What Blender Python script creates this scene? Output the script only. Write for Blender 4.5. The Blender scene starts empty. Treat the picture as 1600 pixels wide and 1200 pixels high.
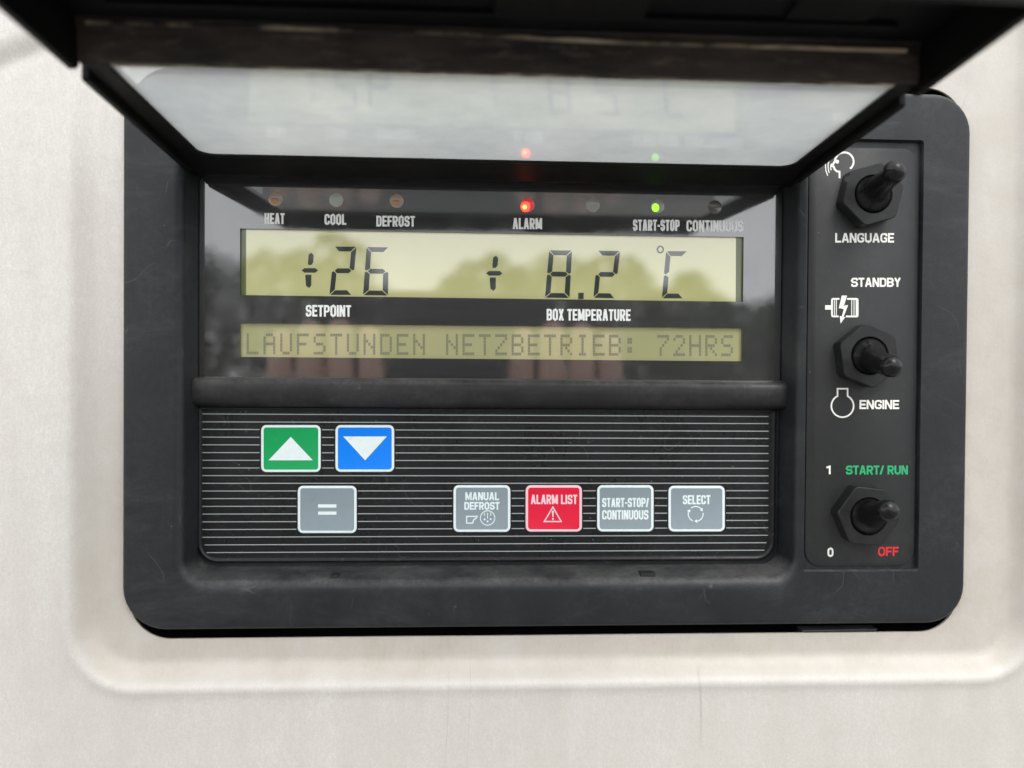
import bpy, bmesh, math, random
from mathutils import Vector, Matrix, noise
R_ = math.radians
random.seed(7)
scene = bpy.context.scene
COL = scene.collection

# ---------------------------------------------------------------- camera, world, sun, exposure
# panel units: u right, v down, w out of the wall towards the viewer; 1 unit = 0.2 mm; camera stands at (0, 0, 1230)
S = 0.0002
D = 1230.0
ROT = ((0.99867828, 0.00685727, 0.05093799), (-0.00744356, 0.99990812, 0.0113291), (-0.05085562, -0.01169329, 0.99863756))
Z0 = 1.5


def W3(p):
    return Vector((p[0] * S, -p[2] * S, Z0 - p[1] * S))


cam_d = bpy.data.cameras.new('camera')
cam = bpy.data.objects.new('camera', cam_d)
COL.objects.link(cam)
rc = [Vector((ROT[0][i], ROT[2][i], -ROT[1][i])) for i in range(3)]
m = Matrix.Identity(4)
pos = W3((0, 0, D))
for r in range(3):
    m[r][0] = rc[0][r]
    m[r][1] = -rc[1][r]
    m[r][2] = -rc[2][r]
    m[r][3] = pos[r]
cam.matrix_world = m
cam_d.sensor_width = 36
cam_d.lens = 1230 / 1600 * 36
cam_d.clip_start = 0.005
cam_d.clip_end = 500
cam_d.dof.use_dof = True
cam_d.dof.focus_distance = 0.252
cam_d.dof.aperture_fstop = 7.5
scene.camera = cam

SUN_EL, SUN_AZ = 52, 25          # azimuth measured from straight behind the viewer towards the right
world = bpy.data.worlds.new('World')
scene.world = world
world.use_nodes = True
nt = world.node_tree
bg = nt.nodes['Background']
sky = nt.nodes.new('ShaderNodeTexSky')
sky.sky_type = 'NISHITA'
sky.sun_disc = False
sky.sun_elevation = R_(SUN_EL)
sky.sun_rotation = R_(180 - SUN_AZ)
sky.dust_density = 2.0
sky.air_density = 1.3
hs = nt.nodes.new('ShaderNodeHueSaturation')
hs.inputs['Saturation'].default_value = 0.22
nt.links.new(sky.outputs[0], hs.inputs['Color'])
# broken cloud cover over the sky
wtc = nt.nodes.new('ShaderNodeTexCoord')
wmp = nt.nodes.new('ShaderNodeMapping')
wmp.inputs['Scale'].default_value = (1.4, 1.4, 4.0)
wnz = nt.nodes.new('ShaderNodeTexNoise')
wnz.inputs['Scale'].default_value = 1.6
wnz.inputs['Detail'].default_value = 6
wrp = nt.nodes.new('ShaderNodeValToRGB')
wrp.color_ramp.elements[0].position = 0.30
wrp.color_ramp.elements[0].color = (0.45, 0.45, 0.45, 1)
wrp.color_ramp.elements[1].position = 0.62
wmx = nt.nodes.new('ShaderNodeMix')
wmx.data_type = 'RGBA'
wmx.inputs[7].default_value = (9.0, 9.1, 9.4, 1)
nt.links.new(wtc.outputs['Generated'], wmp.inputs['Vector'])
nt.links.new(wmp.outputs[0], wnz.inputs['Vector'])
nt.links.new(wnz.outputs['Fac'], wrp.inputs[0])
nt.links.new(wrp.outputs[0], wmx.inputs[0])
nt.links.new(hs.outputs[0], wmx.inputs[6])
nt.links.new(wmx.outputs[2], bg.inputs['Color'])
bg.inputs['Strength'].default_value = 0.15

sun_d = bpy.data.lights.new('sun', 'SUN')
sun_d.energy = 0.8
sun_d.angle = R_(25)
sun_d.color = (1.0, 0.96, 0.9)
sun = bpy.data.objects.new('sun', sun_d)
COL.objects.link(sun)
el, az = R_(SUN_EL), R_(SUN_AZ)
sd = Vector((math.sin(az) * math.cos(el), -math.cos(az) * math.cos(el), math.sin(el)))
sun.rotation_euler = sd.to_track_quat('Z', 'Y').to_euler()
sun.location = (0.5, -2, 4)

scene.view_settings.view_transform = 'Standard'
scene.view_settings.look = 'None'
scene.view_settings.exposure = 0.8
scene.view_settings.gamma = 1
scene.view_settings.use_curve_mapping = False
scene.cycles.max_bounces = 10


# ---------------------------------------------------------------- helpers
def at(px, py, w=0.0):
    """photo pixel -> point on the plane w (undoes the perspective)"""
    x, y = (px - 800) / 1230, (py - 600) / 1230
    d = [ROT[i][0] * x + ROT[i][1] * y + ROT[i][2] for i in range(3)]
    k = (D - w) / d[2]
    return (k * d[0], k * d[1], w)


def srgb(r, g, b):
    def c(x):
        x /= 255
        return x / 12.92 if x <= 0.04045 else ((x + 0.055) / 1.055) ** 2.4
    return (c(r), c(g), c(b), 1)


class MB:
    def __init__(self):
        self.v, self.f, self.m = [], [], []

    def add(self, vs, fs, mi=0):
        b = len(self.v)
        self.v += [tuple(p) for p in vs]
        for f in fs:
            self.f.append([b + i for i in f])
            self.m.append(mi)

    def loops(self, ls, mi=0, cap0=False, cap1=False, closed=True):
        n = len(ls[0])
        vs = [p for l in ls for p in l]
        fs = []
        for k in range(len(ls) - 1):
            for i in range(n if closed else n - 1):
                j = (i + 1) % n
                fs.append([k * n + i, k * n + j, (k + 1) * n + j, (k + 1) * n + i])
        if cap0:
            fs.append(list(range(n))[::-1])
        if cap1:
            fs.append([(len(ls) - 1) * n + i for i in range(n)])
        self.add(vs, fs, mi)

    def box(self, a, b, mi=0):
        (x0, y0, z0), (x1, y1, z1) = a, b
        vs = [(x0, y0, z0), (x1, y0, z0), (x1, y1, z0), (x0, y1, z0), (x0, y0, z1), (x1, y0, z1), (x1, y1, z1), (x0, y1, z1)]
        self.add(vs, [(3, 2, 1, 0), (4, 5, 6, 7), (0, 1, 5, 4), (1, 2, 6, 5), (2, 3, 7, 6), (3, 0, 4, 7)], mi)

    def fill(self, outer, holes, mi=0):
        """flat face between an outer loop and holes"""
        bm = bmesh.new()
        es = []
        for l in [outer] + holes:
            vs = [bm.verts.new(p) for p in l]
            for i in range(len(vs)):
                es.append(bm.edges.new((vs[i], vs[(i + 1) % len(vs)])))
        bmesh.ops.triangle_fill(bm, use_beauty=True, use_dissolve=False, edges=es)
        bm.verts.index_update()
        self.add([tuple(v.co) for v in bm.verts], [[v.index for v in f.verts] for f in bm.faces], mi)
        bm.free()


ORI = {}


def build(name, mb, mats, parent=None, origin=(0, 0, 0), smooth=35, weld=True, bevel=0, xf=None):
    me = bpy.data.meshes.new(name)
    o0 = Vector(origin)
    vs = []
    for p in mb.v:
        if xf:
            p = xf(p)
        vs.append(W3(p) - W3(o0))
    me.from_pydata(vs, [], mb.f)
    if not isinstance(mats, (list, tuple)):
        mats = [mats]
    for mt in mats:
        me.materials.append(mt)
    for p, mi in zip(me.polygons, mb.m):
        p.material_index = mi
    bm = bmesh.new()
    bm.from_mesh(me)
    if weld:
        bmesh.ops.remove_doubles(bm, verts=bm.verts, dist=1e-7)
    bmesh.ops.recalc_face_normals(bm, faces=bm.faces)
    bm.to_mesh(me)
    bm.free()
    if smooth:
        for p in me.polygons:
            p.use_smooth = True
        me.set_sharp_from_angle(angle=R_(smooth))
    ob = bpy.data.objects.new(name, me)
    COL.objects.link(ob)
    ORI[ob] = W3(o0)
    if parent:
        ob.parent = parent
        ob.location = W3(o0) - ORI[parent]
    else:
        ob.location = W3(o0)
    if bevel:
        b = ob.modifiers.new('bevel', 'BEVEL')
        b.width = bevel * S
        b.segments = 3
        b.limit_method = 'ANGLE'
        b.angle_limit = R_(40)
    return ob


def tag(o, label=None, cat=None, group=None, kind=None):
    for k, x in (('label', label), ('category', cat), ('group', group), ('kind', kind)):
        if x:
            o[k] = x
    return o


def rrect(u0, v0, u1, v1, r, w=0.0, n=8):
    if not isinstance(r, (list, tuple)):
        r = (r,) * 4                       # tl, tr, br, bl
    pts = []
    for (cx, cy, a0, rr) in ((u0 + r[0], v0 + r[0], 180, r[0]), (u1 - r[1], v0 + r[1], 270, r[1]),
                             (u1 - r[2], v1 - r[2], 0, r[2]), (u0 + r[3], v1 - r[3], 90, r[3])):
        for k in range(n + 1):
            a = R_(a0 + 90 * k / n)
            pts.append((cx + rr * math.cos(a), cy + rr * math.sin(a), w))
    return pts


def circ(cx, cy, r, w=0.0, n=32, a0=0.0):
    return [(cx + r * math.cos(a0 + 2 * math.pi * k / n), cy + r * math.sin(a0 + 2 * math.pi * k / n), w) for k in range(n)]


# ---------------------------------------------------------------- materials
def mat(name, base=(0.5, 0.5, 0.5, 1), rough=0.5, ior=1.5, coat=0.0, coat_rough=0.03, metal=0.0):
    mt = bpy.data.materials.new(name)
    mt.use_nodes = True
    b = mt.node_tree.nodes['Principled BSDF']
    b.inputs['Base Color'].default_value = base if len(base) == 4 else (*base, 1)
    b.inputs['Roughness'].default_value = rough
    b.inputs['IOR'].default_value = ior
    b.inputs['Coat Weight'].default_value = coat
    b.inputs['Coat Roughness'].default_value = coat_rough
    b.inputs['Metallic'].default_value = metal
    return mt


class G:
    """small node graph helper around a material"""
    def __init__(self, mt):
        self.t = mt.node_tree
        self.b = self.t.nodes['Principled BSDF']
        self.co = self.n('ShaderNodeTexCoord').outputs['Object']

    def n(self, ty, **kw):
        nd = self.t.nodes.new(ty)
        for k, x in kw.items():
            setattr(nd, k, x)
        return nd

    def link(self, a, b):
        self.t.links.new(a, b)

    def noise(self, scale, detail=4, rough=0.6, stretch=None, dist=0.0):
        nz = self.n('ShaderNodeTexNoise')
        nz.inputs['Scale'].default_value = scale
        nz.inputs['Detail'].default_value = detail
        nz.inputs['Roughness'].default_value = rough
        nz.inputs['Distortion'].default_value = dist
        if stretch:
            mp = self.n('ShaderNodeMapping')
            mp.inputs['Scale'].default_value = stretch
            self.link(self.co, mp.inputs['Vector'])
            self.link(mp.outputs[0], nz.inputs['Vector'])
        else:
            self.link(self.co, nz.inputs['Vector'])
        return nz.outputs['Fac']

    def ramp(self, fac, stops):
        r = self.n('ShaderNodeValToRGB')
        e = r.color_ramp.elements
        while len(e) < len(stops):
            e.new(0.5)
        for el_, (p, c) in zip(e, stops):
            el_.position = p
            el_.color = c if isinstance(c, tuple) else (c, c, c, 1)
        self.link(fac, r.inputs[0])
        return r.outputs[0]

    def mix(self, fac, a, b, mode='MIX'):
        mx = self.n('ShaderNodeMix', data_type='RGBA', blend_type=mode)
        for s, x in ((mx.inputs[0], fac), (mx.inputs[6], a), (mx.inputs[7], b)):
            if isinstance(x, (int, float)):
                s.default_value = x
            elif isinstance(x, tuple):
                s.default_value = x
            else:
                self.link(x, s)
        return mx.outputs[2]

    def math(self, op, a, b=0.0):
        mm = self.n('ShaderNodeMath', operation=op)
        for s, x in ((mm.inputs[0], a), (mm.inputs[1], b)):
            if isinstance(x, (int, float)):
                s.default_value = x
            else:
                self.link(x, s)
        return mm.outputs[0]

    def bump(self, h, strength, dist):
        bp = self.n('ShaderNodeBump')
        bp.inputs['Strength'].default_value = strength
        bp.inputs['Distance'].default_value = dist
        self.link(h, bp.inputs['Height'])
        self.link(bp.outputs[0], self.b.inputs['Normal'])
        return bp

    def scratch(self, scale, width, cover, stretch=None, dist=1.2, seed=0.0):
        st_ = stretch or (1, 1, 1)
        mp = self.n('ShaderNodeMapping')
        mp.inputs['Scale'].default_value = st_
        mp.inputs['Location'].default_value = (seed, seed * 1.7, seed * 0.6)
        self.link(self.co, mp.inputs['Vector'])
        nz = self.n('ShaderNodeTexNoise')
        nz.inputs['Scale'].default_value = scale
        nz.inputs['Detail'].default_value = 0.6
        nz.inputs['Distortion'].default_value = dist
        self.link(mp.outputs[0], nz.inputs['Vector'])
        line = self.ramp(nz.outputs['Fac'], [(0.5 - width, 0.0), (0.5, 1.0), (0.5 + width, 0.0)])
        nm = self.n('ShaderNodeTexNoise')
        nm.inputs['Scale'].default_value = scale * 1.3
        nm.inputs['Detail'].default_value = 3
        self.link(mp.outputs[0], nm.inputs['Vector'])
        mask = self.ramp(nm.outputs['Fac'], [(1 - cover, 0.0), (1 - cover + 0.08, 1.0)])
        return self.math('MULTIPLY', line, mask)

    def base(self, c):
        self.link(c, self.b.inputs['Base Color'])

    def rough(self, c):
        self.link(c, self.b.inputs['Roughness'])


def plastic(name, dark, dust, amount=0.5, rough=(0.42, 0.62), grain=0.25, gscale=2600, spots=True, ledge=0.0, scuff=False):
    """moulded dark plastic: fine grain, dust film, scuffs"""
    mt = mat(name, dark, 0.5)
    g = G(mt)
    g.b.inputs['Specular IOR Level'].default_value = 0.28
    big = g.ramp(g.noise(28, 6, 0.65), [(0.40, 0.0), (0.75, 1.0)])
    fine = g.ramp(g.noise(420, 5, 0.7), [(0.42, 0.25), (0.7, 1.0)])
    f = g.math('MULTIPLY', big, fine)
    f = g.math('MULTIPLY', f, amount)
    c = g.mix(f, dark, dust)
    if spots:
        sp = g.ramp(g.noise(900, 2, 0.5), [(0.76, 0.0), (0.80, 1.0)])
        sp = g.math('MULTIPLY', sp, 0.35)
        c = g.mix(sp, c, (0.35, 0.34, 0.32, 1))
    if scuff:
        s1 = g.math('MULTIPLY', g.scratch(38, 0.0035, 0.42, (1, 1, 1), 1.0, 3.1), 0.32)
        s2 = g.math('MULTIPLY', g.scratch(120, 0.010, 0.40, (1, 1, 0.4), 0.8, 7.7), 0.28)
        c = g.mix(g.math('MAXIMUM', s1, s2), c, (0.17, 0.17, 0.17, 1))
        smear = g.math('MULTIPLY', g.ramp(g.noise(26, 5, 0.75, (0.7, 1, 1.6), 0.6), [(0.52, 0.0), (0.72, 1.0)]), g.ramp(g.noise(1500, 3, 0.7), [(0.3, 0.4), (0.7, 1.0)]))
        c = g.mix(g.math('MULTIPLY', smear, 0.45), c, (0.075, 0.074, 0.072, 1))
    if ledge:                              # dust settled on faces that look up
        ge = g.n('ShaderNodeNewGeometry')
        sx = g.n('ShaderNodeSeparateXYZ')
        g.link(ge.outputs['Normal'], sx.inputs[0])
        lf = g.ramp(sx.outputs['Z'], [(0.25, 0.0), (0.75, 1.0)])
        lf = g.math('MULTIPLY', lf, g.ramp(g.noise(75, 6, 0.7, (1, 1, 1)), [(0.34, 0.15), (0.62, 1.0)]))
        lf = g.math('MULTIPLY', lf, g.ramp(g.noise(900, 3, 0.6), [(0.3, 0.55), (0.65, 1.0)]))
        c = g.mix(g.math('MULTIPLY', lf, ledge), c, (0.22, 0.215, 0.205, 1))
    g.base(c)
    g.rough(g.ramp(g.noise(60, 5, 0.6), [(0.3, rough[0]), (0.7, rough[1])]))
    g.bump(g.noise(gscale, 2, 0.5), grain, 0.00012)
    return mt


M = {}
M['bezel'] = plastic('bezel_plastic', (0.0135, 0.0155, 0.0175, 1), (0.078, 0.080, 0.081, 1), 0.35, (0.34, 0.52), 0.55, 2200, ledge=0.36, scuff=True)
M['lid'] = plastic('lid_plastic', (0.003, 0.003, 0.0035, 1), (0.022, 0.020, 0.019, 1), 0.2, (0.45, 0.65), 0.12, 1500, False)
M['lid'].node_tree.nodes['Principled BSDF'].inputs['Specular IOR Level'].default_value = 0.16
M['plate'] = plastic('switch_plate_film', (0.028, 0.029, 0.030, 1), (0.10, 0.10, 0.10, 1), 0.25, (0.45, 0.6), 0.15, 3500)
M['nut'] = plastic('nut_plastic', (0.012, 0.0125, 0.013, 1), (0.07, 0.07, 0.07, 1), 0.4, (0.30, 0.48), 0.08, 1500)
M['rubber'] = plastic('boot_rubber', (0.005, 0.005, 0.0055, 1), (0.045, 0.045, 0.045, 1), 0.25, (0.20, 0.32), 0.05, 1500, False)
M['bar'] = plastic('crossbar_plastic', (0.012, 0.012, 0.013, 1), (0.08, 0.075, 0.07, 1), 0.4, (0.3, 0.5), 0.5, 700, False, ledge=0.35, scuff=True)
M['dark'] = mat('dark_cavity', (0.004, 0.004, 0.004, 1), 0.8)

# step wall of the lid with brown road dust
mt = M['dusty'] = mat('dusty_lid_plastic', (0.02, 0.015, 0.012, 1), 0.7)
g = G(mt)
f = g.ramp(g.noise(60, 6, 0.7, (0.5, 1, 2.0)), [(0.38, 0.0), (0.70, 1.0)])
f2 = g.ramp(g.noise(240, 4, 0.7, (0.4, 1, 1.5)), [(0.55, 0.0), (0.8, 1.0)])
g.base(g.mix(f2, g.mix(f, (0.008, 0.007, 0.0065, 1), (0.060, 0.046, 0.034, 1)), (0.12, 0.10, 0.08, 1)))
mt = M['dust_edge'] = mat('dust_settled_on_edge', (0.3, 0.25, 0.18, 1), 0.85)
g = G(mt)
f = g.ramp(g.noise(35, 5, 0.6, (1, 1, 1)), [(0.45, 0.0), (0.62, 1.0)])
g.base(g.mix(f, (0.02, 0.017, 0.015, 1), (0.42, 0.35, 0.25, 1)))

mt = M['dust_film'] = mat('dust_film_on_edge', (0.2, 0.18, 0.14, 1), 0.85)
g = G(mt)
g.base(g.mix(g.ramp(g.noise(80, 5, 0.6), [(0.35, 0.0), (0.7, 1.0)]), (0.10, 0.085, 0.065, 1), (0.48, 0.43, 0.36, 1)))

# off-white moulded body panel
mt = M['body'] = mat('body_gelcoat', (0.75, 0.73, 0.70, 1), 0.42)
g = G(mt)
geo = g.n('ShaderNodeAttribute', attribute_name='dirt_shade')  # recess dust, plus the right side's shade painted into the colour
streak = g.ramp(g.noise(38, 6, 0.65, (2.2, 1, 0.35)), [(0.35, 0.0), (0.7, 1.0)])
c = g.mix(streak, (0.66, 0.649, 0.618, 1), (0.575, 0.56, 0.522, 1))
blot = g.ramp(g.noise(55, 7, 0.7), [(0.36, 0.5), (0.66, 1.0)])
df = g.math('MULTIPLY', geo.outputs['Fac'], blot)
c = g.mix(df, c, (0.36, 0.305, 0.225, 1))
fib = g.ramp(g.noise(900, 4, 0.7, (1.5, 1, 0.5)), [(0.35, 0.0), (0.65, 1.0)])
c = g.mix(g.math('MULTIPLY', fib, 0.5), c, (0.50, 0.475, 0.44, 1))
gr_ = g.ramp(g.noise(2300, 3, 0.7), [(0.36, 0.0), (0.64, 1.0)])
c = g.mix(g.math('MULTIPLY', gr_, 0.5), c, (0.44, 0.415, 0.38, 1))
crk = g.math('MULTIPLY', g.scratch(20, 0.0011, 0.40, (2.2, 1, 0.35), 0.5, 5.3), 0.40)
c = g.mix(crk, c, (0.22, 0.19, 0.16, 1))
crk = g.math('MULTIPLY', g.scratch(75, 0.004, 0.34, (1.2, 1, 0.8), 1.0, 11.3), 0.3)
c = g.mix(crk, c, (0.25, 0.22, 0.19, 1))
pit = g.ramp(g.noise(700, 2, 0.5), [(0.735, 0.0), (0.77, 1.0)])
c = g.mix(g.math('MULTIPLY', pit, 0.35), c, (0.42, 0.38, 0.33, 1))
grime = g.ramp(g.noise(210, 5, 0.75), [(0.45, 0.0), (0.8, 0.5)])
c = g.mix(grime, c, (0.47, 0.445, 0.405, 1))
g.base(c)
g.rough(g.ramp(g.noise(45, 5, 0.6), [(0.3, 0.36), (0.7, 0.58)]))
g.bump(g.noise(420, 6, 0.75), 0.30, 0.0004)

# glossy printed display film
mt = M['film'] = mat('display_film_black', (0.014, 0.014, 0.015, 1), 0.35, 1.45, 1.0, 0.035)
g = G(mt)
st = g.noise(60, 4, 0.6, (0.35, 1, 14))
g.base(g.mix(g.ramp(st, [(0.35, 0.0), (0.7, 1.0)]), (0.010, 0.0105, 0.012, 1), (0.020, 0.0205, 0.022, 1)))
g.b.inputs['Coat IOR'].default_value = 2.2
sm = g.ramp(g.noise(70, 6, 0.7), [(0.45, 0.025), (0.8, 0.16)])
g.link(sm, g.b.inputs['Coat Roughness'])


def lcd_mat(name, col, col2, ior):
    mt = mat(name, col, 0.5, 1.45, 1.0, 0.03)
    g = G(mt)
    g.b.inputs['Coat IOR'].default_value = ior
    g.base(g.mix(g.ramp(g.noise(30, 3, 0.5), [(0.3, 0.0), (0.7, 1.0)]), col, col2))
    return mt


M['lcd'] = lcd_mat('lcd_olive', (0.62, 0.605, 0.285, 1), (0.55, 0.55, 0.23, 1), 2.25)
M['lcd2'] = lcd_mat('lcd_grey_olive', (0.44, 0.43, 0.22, 1), (0.38, 0.38, 0.18, 1), 2.2)
M['lcd_ink'] = mat('lcd_segment_dark', (0.010, 0.018, 0.016, 1), 0.4, 1.45, 1.0, 0.03)
M['lcd_ink'].node_tree.nodes['Principled BSDF'].inputs['Coat IOR'].default_value = 1.9
M['lcd_dot'] = mat('lcd_dot_faint', (0.20, 0.205, 0.125, 1), 0.4, 1.45, 1.0, 0.03)
M['lcd_edge_shade'] = mat('lcd_edge_shade_green', (0.10, 0.13, 0.035, 1), 0.4, 1.45, 1.0, 0.03)

mt = M['keyfilm'] = mat('keypad_film_black', (0.009, 0.009, 0.010, 1), 0.32, 1.5)
g = G(mt)
f = g.ramp(g.noise(50, 6, 0.7, (1, 1, 1.8)), [(0.42, 0.0), (0.75, 1.0)])
f2 = g.ramp(g.noise(600, 4, 0.7), [(0.5, 0.0), (0.75, 1.0)])
ff = g.math('MULTIPLY', g.math('MULTIPLY', f, f2), 0.6)
kc = g.mix(ff, (0.008, 0.0085, 0.010, 1), (0.07, 0.065, 0.06, 1))
kc = g.mix(g.math('MULTIPLY', g.scratch(60, 0.006, 0.46, (1, 1, 1), 1.5, 2.2), 0.4), kc, (0.13, 0.125, 0.12, 1))
kc = g.mix(g.math('MULTIPLY', g.ramp(g.noise(1100, 2, 0.5), [(0.74, 0.0), (0.78, 1.0)]), 0.5), kc, (0.3, 0.3, 0.29, 1))
g.base(kc)
g.rough(g.ramp(g.noise(70, 5, 0.65), [(0.35, 0.22), (0.7, 0.5)]))
g.b.inputs['Specular IOR Level'].default_value = 0.3
g.bump(g.noise(500, 3, 0.6), 0.10, 0.0002)


def ink(name, col, rough=0.45, worn=0.12):
    mt = mat(name, col, rough)
    g = G(mt)
    f = g.ramp(g.noise(300, 5, 0.7), [(0.45, 0.0), (0.8, worn)])
    f = g.math('MAXIMUM', f, g.math('MULTIPLY', g.scratch(90, 0.012, 0.45, (1, 1, 1), 1.5, 4.4), worn * 2))
    g.base(g.mix(f, col, (0.2, 0.19, 0.18, 1)))
    return mt


M['line'] = ink('keypad_line_grey', srgb(158, 170, 168))
M['white'] = ink('print_white', srgb(236, 236, 228))
M['label'] = ink('display_print_white', srgb(244, 246, 245))
M['border'] = ink('button_border_pale', srgb(228, 240, 240))
M['green'] = ink('button_green', srgb(14, 158, 88), 0.45, 0.04)
M['blue'] = ink('button_blue', srgb(0, 128, 240), 0.45, 0.04)
M['grey'] = ink('button_grey', srgb(137, 151, 157))
M['red'] = ink('button_red', srgb(222, 30, 62), 0.45, 0.04)
M['pink'] = ink('button_border_pink', srgb(246, 205, 212))
M['tgreen'] = ink('print_green', srgb(20, 165, 105))
M['tred'] = ink('print_red', srgb(205, 32, 38))
for k in ('border', 'green', 'blue', 'grey', 'red', 'pink'):
    M[k].node_tree.nodes['Principled BSDF'].inputs['Roughness'].default_value = 0.38
    M[k].node_tree.nodes['Principled BSDF'].inputs['Specular IOR Level'].default_value = 0.25


def led(name, col, emit=None, strength=0.0):
    mt = mat(name, col, 0.35, 1.5, 1.0, 0.04)
    if emit:
        b = mt.node_tree.nodes['Principled BSDF']
        b.inputs['Emission Color'].default_value = emit
        b.inputs['Emission Strength'].default_value = strength
    return mt


M['led_amber'] = led('lamp_window_amber', (0.42, 0.33, 0.27, 1))
M['led_amber_dot'] = led('lamp_bulb_amber', (0.50, 0.25, 0.12, 1))
M['led_pale'] = led('lamp_window_pale', (0.42, 0.47, 0.42, 1))
M['led_grey'] = led('lamp_window_grey', (0.36, 0.35, 0.33, 1))
M['led_dark'] = led('lamp_window_dark', (0.085, 0.075, 0.07, 1))
M['led_redw'] = led('lamp_window_red', (0.30, 0.06, 0.07, 1), (1, 0.03, 0.04, 1), 0.22)
M['led_red'] = led('lamp_lit_red', (0.8, 0.02, 0.02, 1), (1.0, 0.035, 0.02, 1), 2.6)
M['led_hot'] = led('lamp_lit_core', (0.9, 0.4, 0.1, 1), (1.0, 0.42, 0.05, 1), 2.2)
M['led_green'] = led('lamp_lit_green', (0.3, 0.8, 0.05, 1), (0.28, 0.95, 0.03, 1), 1.0)

# hazy, dirty window pane: part clear, part translucent, glossy
mt = bpy.data.materials.new('hazy_clear_plastic')
mt.use_nodes = True
M['pane'] = mt
t = mt.node_tree
t.nodes.remove(t.nodes['Principled BSDF'])
out = t.nodes['Material Output']
tc = t.nodes.new('ShaderNodeTexCoord')
nz = t.nodes.new('ShaderNodeTexNoise')
nz.inputs['Scale'].default_value = 45
nz.inputs['Detail'].default_value = 6
nz.inputs['Roughness'].default_value = 0.65
pmp = t.nodes.new('ShaderNodeMapping')
pmp.inputs['Scale'].default_value = (0.8, 0.9, 0.9)
t.links.new(tc.outputs['Object'], pmp.inputs['Vector'])
t.links.new(pmp.outputs[0], nz.inputs['Vector'])
rp_ = t.nodes.new('ShaderNodeValToRGB')
rp_.color_ramp.elements[0].position = 0.36
rp_.color_ramp.elements[0].color = (0.45, 0.48, 0.48, 1)
rp_.color_ramp.elements[1].position = 0.68
rp_.color_ramp.elements[1].color = (0.58, 0.60, 0.575, 1)
t.links.new(nz.outputs[0], rp_.inputs[0])
trl = t.nodes.new('ShaderNodeBsdfTranslucent')
t.links.new(rp_.outputs[0], trl.inputs['Color'])
trp = t.nodes.new('ShaderNodeBsdfTransparent')
trp.inputs['Color'].default_value = (0.92, 0.94, 0.93, 1)
mx1 = t.nodes.new('ShaderNodeMixShader')
mx1.inputs[0].default_value = 0.62
t.links.new(trp.outputs[0], mx1.inputs[1])
t.links.new(trl.outputs[0], mx1.inputs[2])
gl = t.nodes.new('ShaderNodeBsdfGlossy')
gl.inputs['Roughness'].default_value = 0.055
gl.inputs['Color'].default_value = (1, 1, 1, 1)
fr = t.nodes.new('ShaderNodeFresnel')
fr.inputs['IOR'].default_value = 1.5
mx2 = t.nodes.new('ShaderNodeMixShader')
t.links.new(fr.outputs[0], mx2.inputs[0])
t.links.new(mx1.outputs[0], mx2.inputs[1])
t.links.new(gl.outputs[0], mx2.inputs[2])
t.links.new(mx2.outputs[0], out.inputs['Surface'])


# ---------------------------------------------------------------- lettering: stroked glyphs in photo pixels laid on a plane
def rp(pts, r, closed=False, n=5):
    out_ = []
    N = len(pts)
    for i, p in enumerate(pts):
        if not closed and i in (0, N - 1):
            out_.append(p)
            continue
        a, b = pts[i - 1], pts[(i + 1) % N]
        da = math.hypot(a[0] - p[0], a[1] - p[1])
        db = math.hypot(b[0] - p[0], b[1] - p[1])
        rr = min(r, da * 0.5, db * 0.5)
        p0 = (p[0] + (a[0] - p[0]) / da * rr, p[1] + (a[1] - p[1]) / da * rr)
        p1 = (p[0] + (b[0] - p[0]) / db * rr, p[1] + (b[1] - p[1]) / db * rr)
        for k in range(n + 1):
            q = k / n
            out_.append(((1 - q) ** 2 * p0[0] + 2 * q * (1 - q) * p[0] + q * q * p1[0],
                         (1 - q) ** 2 * p0[1] + 2 * q * (1 - q) * p[1] + q * q * p1[1]))
    return out_


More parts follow.
